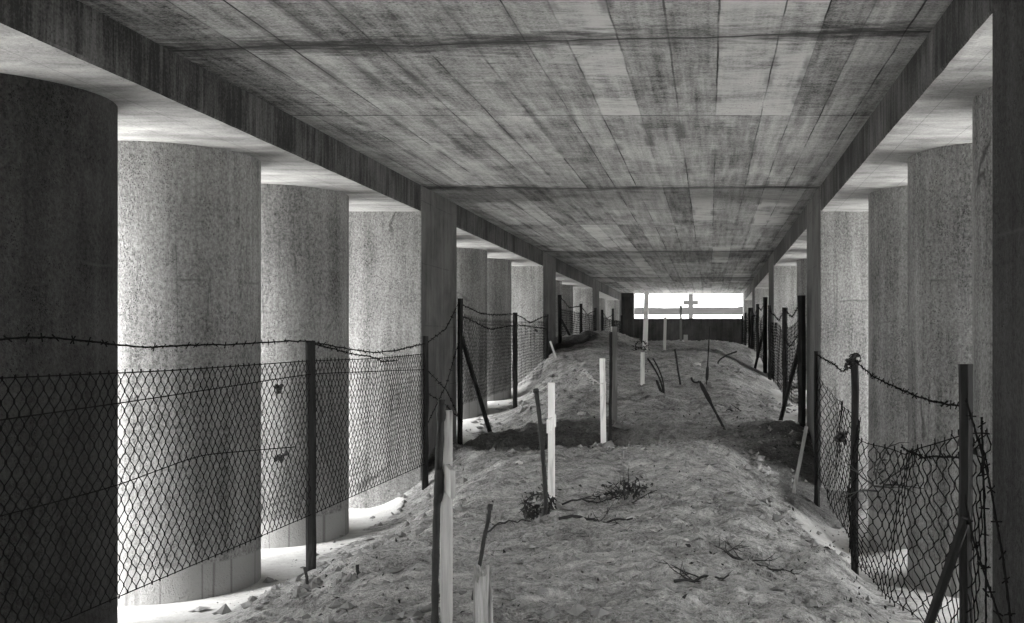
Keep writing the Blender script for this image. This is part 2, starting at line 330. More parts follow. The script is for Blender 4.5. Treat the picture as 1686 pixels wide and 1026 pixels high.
# ------------------------------------------------------------------ ground: one sheet to the horizon
def build_ground():
    g = 1.0; xs = list(np.linspace(-3.5, 1.75, 220))
    d = .03; x = xs[-1]
    right = []
    while x < 900: x += d; right.append(x); d *= 1.22
    d = .03; x = xs[0]; left = []
    while x > -900: x -= d; left.append(x); d *= 1.22
    X = np.array(left[::-1] + xs + right)
    ys = [2.5]
    while ys[-1] < 36: ys.append(ys[-1] + max(.016, ys[-1] * .0042))
    d = .2; y = ys[-1]; fw = []
    while y < 900: y += d; fw.append(y); d *= 1.13
    d = .06; y = ys[0]; bk = []
    while y > -600: y -= d; bk.append(y); d *= 1.2
    Y = np.array(bk[::-1] + ys + fw)
    gx, gy = np.meshgrid(X, Y)
    z = ground_h(gx, gy)
    nx, ny = len(X), len(Y)
    v = np.stack([gx, gy, z], -1).reshape(-1, 3)
    i = np.arange(nx * ny).reshape(ny, nx)
    f = np.stack([i[:-1, :-1], i[:-1, 1:], i[1:, 1:], i[1:, :-1]], -1).reshape(-1, 4)
    me = bpy.data.meshes.new('ground'); me.vertices.add(len(v)); me.vertices.foreach_set('co', v.ravel().astype(np.float32))
    me.loops.add(f.size); me.loops.foreach_set('vertex_index', f.ravel().astype(np.int32))
    me.polygons.add(len(f)); me.polygons.foreach_set('loop_start', np.arange(0, f.size, 4, dtype=np.int32))
    me.update(calc_edges=True); me.validate()
    me.polygons.foreach_set('use_smooth', [True] * len(f))
    wob = 0.25 * fbm(gx * 1.6, gy * 1.6, 91, 4)
    s = np.maximum(1 - sstep(-3.15, -2.85, gx + wob), sstep(0.72, 1.02, gx + wob - .0 - .35 * sstep(10, 12, gy) * 0 ))
    s = np.maximum(s, sstep(34.2, 34.6, gy))
    dk = np.exp(-((gx - .95) / .35) ** 2 - ((gy - 6.6) / .75) ** 2) + np.exp(-((gx - .9) / .5) ** 2 - ((gy - 11.2) / .8) ** 2)
    s = np.clip(s - 1.3 * dk, 0, 1)
    s = s * (1 - sstep(230, 260, np.hypot(gx, gy)))
    dm = sstep(10.15, 10.3, gy + .12 * fbm(gx * 1.5, gy, 19, 3)) * (1 - sstep(11.5, 12.0, gy + .10 * gx + .25 * fbm(gx * 1.2, gy, 23, 3)))  # dark bands paint the shade between the piers into the earth colour
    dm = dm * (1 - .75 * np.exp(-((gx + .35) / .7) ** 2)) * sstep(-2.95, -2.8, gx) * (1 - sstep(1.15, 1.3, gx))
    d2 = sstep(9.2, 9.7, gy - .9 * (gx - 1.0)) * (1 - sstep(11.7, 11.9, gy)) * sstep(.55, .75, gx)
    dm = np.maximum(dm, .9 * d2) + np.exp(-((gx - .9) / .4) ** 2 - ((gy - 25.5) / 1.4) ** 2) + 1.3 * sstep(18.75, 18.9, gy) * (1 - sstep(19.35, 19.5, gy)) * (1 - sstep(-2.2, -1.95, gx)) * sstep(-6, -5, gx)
    s = np.clip(s - 1.5 * dm, 0, 1)
    a = me.attributes.new('shade_mask', 'FLOAT', 'POINT'); a.data.foreach_set('value', np.clip(dm, 0, 1).ravel().astype(np.float32))
    a = me.attributes.new('sand', 'FLOAT', 'POINT'); a.data.foreach_set('value', s.ravel().astype(np.float32))
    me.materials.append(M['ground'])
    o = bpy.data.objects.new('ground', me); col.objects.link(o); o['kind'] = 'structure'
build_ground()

# ------------------------------------------------------------------ the shelter
shelter = thing('concrete_shelter', (-.88, 14, 0), 'long grey concrete shelter, flat roof on round columns over the earth mound', 'shelter')
b = MB(); b.box(-4.62, 2.85, Y0, Y1, CEIL, ROOF); b.build('roof_slab', M['ceiling'], shelter)
for x0, x1 in ((-4.48, LX), (RX, 2.71)):
    b = MB(); n = 700; ys = np.linspace(Y0 + .004, Y1 - .004, n); xi = x1 if x0 < -3 else x0; xo = x0 if x0 < -3 else x1; sg = 1 if x0 < -3 else -1
    chip = lambda sd: .004 * vnoise(ys * 2.1, ys * 0, sd) * 2 + .006 * np.maximum(0, vnoise(ys * 6, ys * 0, sd + 2) - .18) * 3 + .003 * vnoise(ys * 17, ys * 0, sd + 3)
    e1, e2 = chip(3 + int(x0)), chip(40 + int(x0))
    prof = [(np.full(n, xo), np.full(n, SOFFIT)), (np.full(n, xi - sg * .035), np.full(n, SOFFIT) + .002 * vnoise(ys * 1.3, ys * 0, 8)), (xi - sg * (.006 + abs(e1)), SOFFIT + .003 + abs(e2) * .5),
            (xi - sg * abs(e2) * .4, SOFFIT + .014 + abs(e1)), (np.full(n, xi), np.full(n, SOFFIT + .06)), (np.full(n, xi), np.full(n, CEIL + .004)), (np.full(n, xo), np.full(n, CEIL + .004))]
    m = len(prof); v = [(prof[k][0][i], ys[i], prof[k][1][i]) for i in range(n) for k in range(m)]
    f = [(i * m + k, i * m + (k + 1) % m, (i + 1) * m + (k + 1) % m, (i + 1) * m + k) for i in range(n - 1) for k in range(m)] + [tuple(range(m)), tuple((n - 1) * m + k for k in range(m))]
    if sg > 0: f = [q[::-1] for q in f]
    b.add(v, f); b.build('edge_beam', M['beam'], shelter)
for y in PIERS:
    for side in (-1, 1):
        if side < 0: x0, x1 = LCX - COL_R, LX + .006
        else: x0, x1 = RX - .006, RCX + COL_R
        near = side > 0 and abs(y - 2.73) < .01
        b = MB(); b.box(x0, x1, y, y + PIER_D - (.15 if near else 0), -.4, CEIL + .003)
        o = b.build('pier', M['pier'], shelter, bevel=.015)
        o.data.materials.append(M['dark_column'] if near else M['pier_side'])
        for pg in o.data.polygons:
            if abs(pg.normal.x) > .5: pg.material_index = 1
        if near: o['label'] = 'near pier at the right edge, dark and mottled'
        for k in range(3):
            cy = y + PIER_D + .64 + COL_R + k * (2 * COL_R + .625)
            if cy > 33: continue
            b = MB(); n = 96; cx = LCX if side < 0 else RCX
            an = np.arange(n) * 2 * math.pi / n
            gl = max(gz(cx + .6 * (-side), cy), gz(cx, cy)); zs = [gl - .4, gl + .22, gl + .235, gl + .6, 2.3, 2.7, SOFFIT + .003]
            v = [(cx + (COL_R - (.0 if i != 2 else .0)) * math.cos(a), cy + COL_R * math.sin(a), z + (.012 * float(vnoise(a * 3, cy, 2)) if i in (1, 2) else 0)) for i, z in enumerate(zs) for a in an]
            f = [(i * n + q, i * n + (q + 1) % n, (i + 1) * n + (q + 1) % n, (i + 1) * n + q) for i in range(len(zs) - 1) for q in range(n)]
            dark = side < 0 and abs(cy - 5.39) < .3
            b.add(v, f); o = b.build('column', M['dark_column' if dark else 'column'], shelter, smooth=True)
            at = o.data.attributes.new('foot', 'FLOAT', 'POINT'); at.data.foreach_set('value', np.repeat([1.0, 1, 0, 0, 0, 0, 0], n).astype(np.float32))
            if dark: o['label'] = 'nearest left column, dark and mottled'
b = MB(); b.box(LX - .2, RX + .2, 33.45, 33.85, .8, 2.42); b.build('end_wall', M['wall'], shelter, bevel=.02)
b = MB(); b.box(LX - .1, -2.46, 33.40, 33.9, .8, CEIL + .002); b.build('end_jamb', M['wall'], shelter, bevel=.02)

# ------------------------------------------------------------------ fences
def smooth_path(pts, n):
    P = np.asarray(pts, float); d = np.r_[0, np.cumsum(np.linalg.norm(np.diff(P, axis=0), axis=1))]
    q = np.linspace(0, d[-1], n); out = np.stack([np.interp(q, d, P[:, k]) for k in range(3)], -1)
    for _ in range(max(2, n // 14)):
        out[1:-1] = .25 * out[:-2] + .5 * out[1:-1] + .25 * out[2:]
    return out
def barbed(pts, r=.0040, step=.11, wob=.012, jag=.02, seed=1):
    g = np.random.default_rng(seed); P0 = np.asarray(pts, float)
    L = np.linalg.norm(np.diff(P0, axis=0), axis=1).sum(); n = max(12, int(L / .03))
    P = smooth_path(pts, n); q = np.linspace(0, L, n)
    P[:, 0] += wob * vnoise(q * 2.2, q * 0, seed) ; P[:, 2] += 2 * wob * vnoise(q * 1.7, q * 0 + 5, seed) + .5 * wob * vnoise(q * 9, q * 0, seed + 3)
    b = MB(); b.tube(P, r, 4)
    b.tube(P + np.stack([.004 * np.cos(q * 60), q * 0, .004 * np.sin(q * 60)], -1), r * .7, 3)
    k = step / 2
    while k < L:
        i = min(n - 1, int(k / L * (n - 1))); c = P[i]
        for _ in range(2):
            d = g.normal(size=3); d /= np.linalg.norm(d); b.tube([c - d * jag, c + d * jag], r * .8, 3)
        k += step * g.uniform(.8, 1.2)
    return b
def netting(fx, y0, y1, zlo, zhi, w=.047, cell=.082, r=.0026, seed=0, bulge=None, hold=.004, tw=.15):
    """Twisted wire netting hung in the plane x = fx(y): every wire zigzags and twists with its neighbours in turn."""
    b = MB(); n = max(2, int((y1 - y0) / w)); g = np.random.default_rng(seed)
    for k in range(n + 1):
        yb = y0 + (y1 - y0) * k / n
        lo, hi = zlo(yb), zhi(yb)
        if hi - lo < .1: continue
        m = int((hi - lo) / (cell / 2)); pts = []
        for q in range(m + 1):
            s = 1 if (q + k) % 2 == 0 else -1
            tz0 = lo + (hi - lo) * q / m
            for e in (-tw, tw):
                y = yb + s * (w / 2 - hold * .5); z = tz0 + e * cell * .5
                y += .020 * vnoise(yb * 7, z * 9, seed) + .03 * vnoise(yb * 1.5, z * 2, seed + 9)
                z += .016 * vnoise(yb * 6, z * 8, seed + 4) + .03 * vnoise(yb * 1.2, z * 1.7, seed + 5)
                x = fx(y) + .025 * vnoise(y * 1.6, z * 1.9, seed + 6) + .012 * vnoise(y * 6, z * 6, seed + 7)
                if bulge: x, y, z = bulge(x, y, z)
                pts.append((float(x), float(y), float(z)))
        b.tube(pts, r, 3, cap=False)
    return b
def post(x, y, z0, z1, r=.03, lean=(0, 0), seed=0, sides=6):
    g = np.random.default_rng(seed); n = 9; b = MB(); pts = []; rad = []
    for i in range(n):
        t = i / (n - 1); pts.append((x + lean[0] * t + g.normal() * .002, y + lean[1] * t + g.normal() * .002, z0 + (z1 - z0) * t)); rad.append(r * (1 + g.normal() * .05))
    b.tube(pts, rad, sides, rot=g.uniform(0, 1)); return b
def knot(c, r, seed):
    g = np.random.default_rng(seed); b = MB()
    for _ in range(7):
        P = np.asarray(c) + r * np.stack([np.cumsum(g.normal(size=9)) * .22, np.cumsum(g.normal(size=9)) * .22, np.cumsum(g.normal(size=9)) * .22], -1)
        P = np.asarray(c) + np.clip(P - np.asarray(c), -r, r); b.tube(P, r * .28, 4)
    return b

FL, FR = -2.78, 1.02
def clampf(pairs):
    P = np.array(pairs); return lambda y: float(np.interp(y, P[:, 0], P[:, 1]))

def fence(label, x, posts, net, barbs, braces=(), tension=(), knots=(), seed=0, bulge=None, r=.034, w=.036, cell=.088, wr=.0026, hold=.005, tw=.19):
    yb = posts[0][0]
    t = thing('wire_fence', (x, yb, gz(x, yb)), label, 'fence', 'wire fences along the mound')
    for i, p in enumerate(posts):
        y, top = p[:2]; dx = p[2] if len(p) > 2 else 0
        post(x + dx, y, gz(x + dx, y) - .25, top, r * (p[3] if len(p) > 3 else 1), (0, 0), seed * 10 + i, 6).build('post', M['post'], t)
    if net:
        y0, y1, lo, hi = net
        netting(lambda y: x, y0, y1, lo, hi, w, cell, wr, seed=seed, bulge=bulge, hold=hold, tw=tw).build('netting', M['wire'], t)
    for i, bp in enumerate(barbs): barbed(bp, seed=seed * 20 + i).build('barbed_wire', M['wire'], t)
    for i, tp in enumerate(tension):
        b = MB(); b.tube(smooth_path(tp, 60), .0028, 4); b.build('tension_wire', M['wire'], t)
    for i, (a, c) in enumerate(braces):
        b = MB(); b.tube(smooth_path([a, c], 8), r * .74, 6); b.build('brace', M['post'], t)
    for i, (c, rr) in enumerate(knots): knot(c, rr, seed * 7 + i).build('wire_knot', M['rust'], t)
    return t

# left, nearest bay
lo = clampf([(1, .50), (4.9, .50), (7.2, .49), (10.1, .50)]); hi = clampf([(1, 1.57), (5.3, 1.545), (7.2, 1.56), (8.6, 1.55), (10.1, 1.57)])
x = FL
fence('nearest fence on the left, taut netting below a slack barbed strand', x,
      [(2.6, 1.72), (7.20, 1.70), (10.08, 1.745)], (1.6, 10.05, lo, hi),
      [[(x, 2.6, 1.71), (x, 4.4, 1.715), (x, 5.1, 1.675), (x, 6.0, 1.675), (x, 7.2, 1.70)],
       [(x, 7.2, 1.70), (x, 7.9, 1.64), (x, 8.6, 1.60), (x, 9.3, 1.615), (x, 10.08, 1.67)],
       [(x, 7.2, 1.68), (x, 7.9, 1.60), (x, 8.6, 1.55), (x, 8.8, 1.52), (x, 9.2, 1.53)],
       [(x, 10.08, 1.67), (x + .02, 10.8, 1.82), (x, 11.45, 2.12)], [(x, 10.08, 1.45), (x + .05, 10.7, 1.2), (x + .05, 11.4, .75)],
       [(x, 10.08, .85), (x + .05, 10.7, 1.25), (x, 11.45, 1.7)], [(x, 10.08, 1.2), (x + .05, 10.7, 1.02), (x + .05, 11.4, .8)]],
      tension=[[(x, 1.6, 1.57), (x, 5.3, 1.545), (x, 7.2, 1.56), (x, 8.6, 1.55), (x, 10.05, 1.57)], [(x + .01, 1.6, 1.34), (x + .01, 5, 1.41), (x + .01, 7.2, 1.47), (x + .01, 10, 1.42)],
               [(x + .01, 1.6, 1.0), (x + .01, 4.8, 1.02), (x + .01, 5.6, 1.08), (x + .01, 6.9, .99)], [(x + .01, 1.6, .50), (x + .01, 4.9, .50), (x + .01, 7.2, .49), (x + .01, 10.05, .50)]],
      knots=[((x, 6.68, 1.40), .035), ((x, 6.68, .945), .035)], seed=1)
# left, second to fourth bays
lo = clampf([(11.5, .98), (14.7, 1.02), (17.6, 1.12)]); hi = clampf([(11.5, 2.0), (13, 1.96), (14.7, 1.98), (17.6, 2.02)])
fence('second fence on the left, slanting brace at its near post', x,
      [(11.5, 2.17), (14.75, 2.10), (17.6, 2.15)], (11.5, 17.6, lo, hi),
      [[(x, 11.5, 2.12), (x, 12.6, 2.02), (x, 14.75, 2.08)], [(x, 14.75, 2.08), (x, 16, 1.98), (x, 17.6, 2.12)], [(x, 11.5, 1.98), (x, 13, 1.85), (x, 14.75, 1.93), (x, 17.6, 1.9)]],
      braces=[((x, 11.55, 1.75), (x + .32, 11.65, gz(x + .32, 11.65) - .05))], knots=[((x, 16.6, 1.86), .03)], seed=2, r=.035, wr=.0022)
lo = clampf([(19.1, 1.58), (25, 1.6)]); hi = clampf([(19.1, 2.3), (25, 2.3)])
fence('third fence on the left, dark posts and netting half buried behind the earth hump', x,
      [(19.15, 2.55), (22.3, 2.5), (25.1, 2.5)], (19.15, 25.1, lo, hi), [[(x, 19.15, 2.5), (x, 20.5, 2.36), (x, 22.3, 2.44)], [(x, 22.3, 2.44), (x, 23.5, 2.3), (x, 25.1, 2.42)]],
      braces=[((x, 19.3, 2.1), (x + .1, 20.6, 1.6))], seed=3, wr=.0022)
fence('farthest fence on the left, beside the jamb of the end wall', x,
      [(26.7, 2.5), (29.6, 2.62), (32.5, 2.5)], (26.7, 32.5, clampf([(26, 1.62), (33, 1.66)]), clampf([(26, 2.3), (33, 2.3)])), [[(x, 26.7, 2.45), (x, 28, 2.3), (x, 29.6, 2.45)]], seed=4)

# right, nearest bay: slack and torn
x = FR
lo = clampf([(3.4, .22), (4.1, .24), (5.23, .33), (6.9, .22), (8.0, .20), (9.0, .30), (9.75, .42)])
hi = clampf([(3.4, 1.42), (4.11, 1.33), (4.7, 1.22), (5.3, 1.13), (5.95, 1.12), (6.6, 1.12), (7.26, 1.18), (8.1, 1.20), (8.8, 1.20), (9.3, 1.34), (9.75, 1.48)])
def bulge(x, y, z):
    k = math.exp(-((y - 6.4) / .55) ** 2) * (0.35 + .65 * math.exp(-((z - .7) / .35) ** 2))
    q = math.exp(-((y - 8.4) / .5) ** 2)
    return x - .13 * k + .05 * q + .03 * math.sin(y * 4.1 + z * 3), y + .10 * k * (z - .7) + .06 * float(vnoise(y * 3, z * 3, 44)), z - .06 * k + .05 * float(vnoise(y * 2.2, z * 2.5, 45))
fence('nearest fence on the right, slack torn netting bulging between rough dark posts', x,
      [(4.11, 1.607, 0, 1.0), (7.26, 1.565, 0, .95), (9.82, 1.60, 0, .98)], (3.84, 9.75, lo, hi),
      [[(x, 4.11, 1.43), (x, 4.7, 1.42), (x, 5.5, 1.43), (x, 6.4, 1.47), (x, 7.26, 1.55)], [(x, 7.26, 1.54), (x, 8.0, 1.47), (x, 8.9, 1.52), (x, 9.82, 1.58)],
       [(x, 4.11, 1.24), (x - .03, 4.8, 1.15), (x, 5.5, 1.13)], [(x, 7.26, 1.57), (x - .05, 7.3, 1.60), (x + .04, 7.24, 1.62), (x + .05, 7.3, 1.55), (x - .03, 7.25, 1.52)],
       [(x, 4.11, 1.46), (x - .02, 3.95, 1.41), (x, 3.75, 1.2), (x, 3.6, .95), (x - .02, 3.4, .65), (x, 3.1, .3)], [(x, 4.11, 1.1), (x - .02, 3.9, .95), (x, 3.6, .72), (x - .02, 3.4, .6), (x, 3.0, .25)],
       [(x + .01, 3.92, 1.4), (x + .01, 3.85, .9), (x + .02, 3.9, .2)]],
      braces=[((x - .01, 4.07, 1.0), (x - .29, 4.2, .08))], tension=[[bulge(x, q, hi(q) - .01) for q in np.linspace(3.84, 9.75, 40)], [bulge(x, q, lo(q) + .01) for q in np.linspace(3.84, 9.75, 40)], [(x - .05, 3.84, .5), (x - .12, 6.4, .62), (x - .03, 7.26, .62), (x, 9.7, .8)]],
      knots=[((x, 7.95, .95), .05), ((x, 4.12, 1.3), .05), ((x - .01, 7.26, 1.56), .05)], seed=5, bulge=bulge, r=.029, w=.078, cell=.10, wr=.0034, hold=.012, tw=.22)
# right, further bays
lo = clampf([(11.4, .95), (14, .95), (17.4, 1.1)]); hi = clampf([(11.4, 2.0), (12.6, 1.9), (13.3, 1.86), (14, 1.98), (14.6, 1.84), (15.4, 1.95), (17.4, 2.0)])
fence('second fence on the right, scalloped netting and a long slanting brace', x,
      [(11.45, 2.20, 0, 1.4), (14.0, 2.15, 0, 1.1), (17.5, 2.3)], (11.45, 17.5, lo, hi),
      [[(x, 11.45, 2.14), (x, 12.8, 1.98), (x, 14, 2.12)], [(x, 14, 2.12), (x, 15.2, 2.0), (x, 17.5, 2.2)], [(x - .02, 11.45, 1.8), (x - .03, 12.8, 1.62), (x, 14, 1.72)]],
      braces=[((x, 11.42, 1.75), (x - .22, 11.9, gz(x - .22, 11.9) - .05))], seed=6, r=.034, wr=.0022, w=.05)
fence('third fence on the right, thin dark posts with one brace standing on pale rubble', x,
      [(19.0, 2.50, 0, 1.3), (22.0, 2.48), (25.0, 2.5)], (19.0, 25, clampf([(19, 1.25), (25, 1.55)]), clampf([(19, 2.25), (20.5, 2.1), (22, 2.25), (25, 2.3)])),
      [[(x, 19.0, 2.44), (x, 20.5, 2.3), (x, 22, 2.42)], [(x, 22, 2.42), (x, 23.4, 2.25), (x, 25, 2.42)]],
      braces=[((x, 18.95, 2.0), (x - .2, 19.1, gz(x - .2, 19.1) - .05))], seed=7, wr=.002, w=.06)
fence('farthest fence on the right, small dark posts beside the end opening', x,
      [(26.6, 2.55), (29.5, 2.5), (32.4, 2.5)], (26.6, 32.4, clampf([(26, 1.62), (33, 1.66)]), clampf([(26, 2.3), (33, 2.3)])), [[(x, 26.6, 2.5), (x, 28, 2.32), (x, 29.5, 2.45)]], seed=8, wr=.002, w=.06)

# ------------------------------------------------------------------ wooden crosses, seen nearly edge-on (their arms run along the corridor)
def obox(b, c, half, ang, tilt=(0, 0)):
    ca, sa = math.cos(ang), math.sin(ang); v = []
    for dz in (-1, 1):
        for dx, dy in ((-1, -1), (1, -1), (1, 1), (-1, 1)):
            x, y, z = dx * half[0], dy * half[1], dz * half[2]
            v.append((c[0] + x * ca - y * sa + tilt[0] * z, c[1] + x * sa + y * ca + tilt[1] * z, c[2] + z))
    b.add(v, [(3, 2, 1, 0), (4, 5, 6, 7), (0, 1, 5, 4), (1, 2, 6, 5), (2, 3, 7, 6), (3, 0, 4, 7)])
def cross(label, px, y, top, w, thick, arm_at, arm_len, arm_h, ang, mat, tilt=(0, 0), arm=True, base=None, name='wooden_cross', cat='cross', group='wooden grave crosses'):
    X = px_x(px, y); z0 = gz(X, y)
    t = thing(name, (X, y, z0), label, cat, group)
    zb = z0 - .2
    b = MB(); obox(b, (X, y, (zb + top) / 2), (w / 2, thick / 2, (top - zb) / 2), ang, tilt); b.build('post', mat, t, bevel=.003)
    if arm:
        b = MB(); a2 = ang + math.pi / 2
        cx, cy = X, y
        obox(b, (cx, cy, arm_at), (arm_len / 2, .011, arm_h / 2), a2, tilt); b.build('arm', mat, t, bevel=.002)
    return t, X, z0
tA, xa, za = cross('nearest wooden cross, weathered, with a dark rod at its left', 735, 4.80, px_z(676, 4.8), .052, .06, px_z(785, 4.8), .56, .125, R(20), M['oldwhite'])
cross('white wooden cross with a dried wreath at its foot, right of a tall dark rod', 908, 7.95, px_z(630, 7.95), .05, .05, px_z(697, 7.95), .62, .10, R(4), M['white'], (-.0, 0))
cross('white wooden cross beside the tall grey post at the dark hollow', 993, 10.3, px_z(590, 10.3), .054, .05, px_z(640, 10.3), .7, .12, R(3), M['white'], (-.015, 0))
cross('tall leaning white cross with a round wreath, overlapping the bright end opening', 1063, 18.5, px_z(480, 18.5), .085, .07, px_z(520, 18.5), .5, .15, R(6), M['white'], (.03, 0))
cross('small white cross without visible arms just below the sill of the end wall', 1094.5, 19.0, px_z(522, 19.0), .055, .05, px_z(540, 19), .3, .08, R(3), M['white'], (.03, 0), arm=False)
cross('farthest thin cross in front of the end wall, its top dark against the sky', 1121, 29.5, px_z(503, 29.5), .07, .06, px_z(512, 29.5), .4, .1, R(3), M['greywood'], (.0, 0))
cross('short white stake standing in front of the wreath of the leaning cross', 1058, 14.0, px_z(580, 14), .055, .05, 0, 0, 0, R(5), M['white'], (.01, 0), arm=False, name='wooden_stake', cat='stake', group=None)
cross('tall grey weathered wooden post standing bare in the middle of the mound', 1011, 11.6, px_z(538, 11.6), .06, .07, 0, 0, 0, R(20), M['greywood'], (.0, 0), arm=False, name='wooden_post', cat='post', group=None)
cross('tiny pale stub of a peg in the soil before the end wall', 1129, 28.0, 1.66 + .2, .11, .08, 0, 0, 0, R(5), M['pale'], arm=False, name='wooden_peg', cat='peg', group=None)

# ------------------------------------------------------------------ rusted rods (old rifle barrels) standing in the soil
def rod(label, base, tip, r, extras=(), bend=0.0, bow=0.0, name='rusty_rod', head=None, twin=None):
    (px, y), (qx, qy, y2) = base, tip
    X = px_x(px, y); z0 = gz(X, y); tx = px_x(qx, y2); tz = px_z(qy, y2)
    t = thing(name, (X, y, z0), label, 'rod', 'rusted rods sticking out of the mound')
    n = 34; P = np.array([np.array((X, y, z0)) * (1 - s) + np.array((tx, y2, tz)) * s for s in np.linspace(-.12, 1, n)])
    s = np.linspace(0, 1, n); P[:, 0] += bow * 4 * s * (1 - s); P[:, 0] += .004 * vnoise(s * 6, s * 0, int(px)); P[:, 1] += .004 * vnoise(s * 6, s * 0 + 3, int(px))
    g = np.random.default_rng(int(px)); rad = r * (1 + .08 * np.clip(g.normal(size=n), -1.5, 1.5))
    b = MB(); b.tube(P, rad, 7); b.build('barrel', M['rust'], t, smooth=True)
    for a, c, k in extras:
        m = 6; Q = np.array([P[0] * (1 - u) + P[-1] * u for u in np.linspace(.1 + a * .9, .1 + c * .9, m)])
        b = MB(); b.tube(Q, [k * r * .7, k * r, k * r * 1.05, k * r * .95, k * r, k * r * .7], 7); b.build('collar', M['rust'], t, smooth=True)
    if head:
        b = MB(); c = P[-1]
        b.tube(smooth_path([c, c + np.array((head * .5, 0, head * .25)), c + np.array((head, 0, -head * .1)), c + np.array((head * 1.05, 0, -head * .5))], 8), r * .8, 5); b.build('hook', M['rust'], t)
    if twin:
        Q = P.copy(); Q[:, 0] += np.linspace(0, twin, n); b = MB(); b.tube(Q, r * .8, 6); b.build('barrel', M['rust'], t, smooth=True)
    return t
rod('thick dark rod leaning against the left side of the nearest wooden cross', (716, 4.70), (727, 658, 4.74), .017, [(.90, .985, 1.25), (.56, .70, 1.35)], bow=-.006)
rod('slim straight rod slanting up from behind the bleached stump', (779, 5.12), (808, 830, 5.2), .0105, [(.93, 1.0, 1.35)])
rod('tall bowed dark rod just left of the white cross with the dried wreath', (897, 7.38), (882, 640, 7.5), .0165, [(.0, .1, 1.25), (.965, 1.0, 1.35)], bow=.02)
rod('short stubby rod with a ring around it, left of the nearest cross', (590, 6.17), (588, 930, 6.17), .010, [(.12, .4, 1.7)])
rod('short thin tilted rod in front of the nearest left fence post', (507, 6.25), (502, 934, 6.25), .0095)
rod('long dark upright rod touching the left side of the tall grey post', (1004, 10.9), (1006, 547, 11.2), .017, [(.0, .25, 1.3)])
rod('pair of bent dark rods bowing left in mid mound', (1090, 13.5), (1066, 590, 13.5), .012, [(.05, .4, 1.5)], bow=.05, twin=.07)
rod('thin straight rod leaning slightly left, between the bent pair and the slender upright rod', (1121, 14.2), (1111, 575, 14.3), .014, [(.75, .9, 1.2)])
rod('slender upright rod with a thick lower sleeve, right of the mound centre', (1163, 14.3), (1169, 537, 14.4), .0095, [(.12, .34, 2.4)])
rod('thick rod with a hooked top leaning left above the dark hollow', (1193, 11.5), (1152, 628, 11.5), .015, [(.55, .95, 1.7)], head=-.09)
rod('low curved rod arching to the right on the pale right slope', (1187, 16.6), (1213, 579, 16.9), .013, bow=-.12)

# ------------------------------------------------------------------ small wooden bits
def slat(label, a, c, w, mat, name='plank', cat='plank'):
    t = MB(); t.tube(smooth_path([a, c], 6), w, 4, squash=.45, rot=.78); o = t.build(name, mat); tag(o, label, cat); return o
xs_ = px_x(1304, 9.75); slat('pale wooden slat leaning against the fence post by the right pier', (xs_, 9.75, gz(xs_, 9.75) - .08), (px_x(1328, 9.85), 9.85, px_z(702, 9.85)), .024, M['greywood'])
xs_ = px_x(917, 17.3); slat('small pale stick leaning beside the second pier on the left', (xs_, 17.3, gz(xs_, 17.3) - .05), (px_x(906, 17.5), 17.5, px_z(562, 17.5)), .022, M['pale'], 'wooden_stick', 'stick')
def stump():
    y = 4.72; X = px_x(796, y); z0 = gz(X, y) - .1; z1 = px_z(943, y); n = 44; g = np.random.default_rng(4); b = MB(); v = []; rows = 9
    for i in range(rows):
        for k in range(n):
            a = k * 2 * math.pi / n; rr = .042 * (1.12 - .22 * i / rows) * (1 + .16 * math.sin(a * 3 + .4) + .10 * math.sin(a * 8 + 1 + i * .15) + .16 * float(vnoise(a * 5, i * .5, 9)))
            zz = z0 + (z1 - z0) * i / (rows - 1)
            if i == rows - 1: zz += .03 * math.sin(a * 2 + 2.2) + .05 * float(vnoise(a * 4, 3, 12))
            v.append((X + rr * math.cos(a) * .95 + (-.008 * i / rows), y + rr * math.sin(a), zz))
    f = [(i * n + q, i * n + (q + 1) % n, (i + 1) * n + (q + 1) % n, (i + 1) * n + q) for i in range(rows - 1) for q in range(n)]
    v.append((X - .008, y, z1 - .03)); c = len(v) - 1
    f += [((rows - 1) * n + q, (rows - 1) * n + (q + 1) % n, c) for q in range(n)]
    b.add(v, f); o = b.build('tree_stump', M['stump']); tag(o, 'bleached split wooden stump at the bottom of the mound, under a slim rod', 'stump')
stump()

# ------------------------------------------------------------------ dried plants, wreaths, branches
def twig(b, p, d, L, r, g, depth=0):
    n = 7; P = [np.array(p, float)]; d = np.array(d, float); d /= np.linalg.norm(d)
    for i in range(n - 1):
        d = d + g.normal(size=3) * .13; d /= np.linalg.norm(d); P.append(P[-1] + d * L / (n - 1))
    b.tube(P, np.linspace(r, r * .35, n), 4)
    if depth > 0:
        for _ in range(3):
            i = g.integers(2, n - 1); dd = d + g.normal(size=3) * .7; twig(b, P[i], dd, L * .5, r * .6, g, depth - 1)
def leaf_cloud(b, c, spread, n, size, g, clampz=None):
    for _ in range(n):
        p = np.array(c) + g.normal(size=3) * np.array(spread)
        if clampz is not None: p[2] = max(p[2], clampz)
        u = g.normal(size=3); u /= np.linalg.norm(u); w = np.cross(u, g.normal(size=3)); w /= np.linalg.norm(w)
        L = size * g.uniform(.5, 1.3); W = L * g.uniform(.25, .5)
        k = np.cross(u, w) * L * .15
        b.quad(p - u * L, p + w * W + k, p + u * L, p - w * W + k)
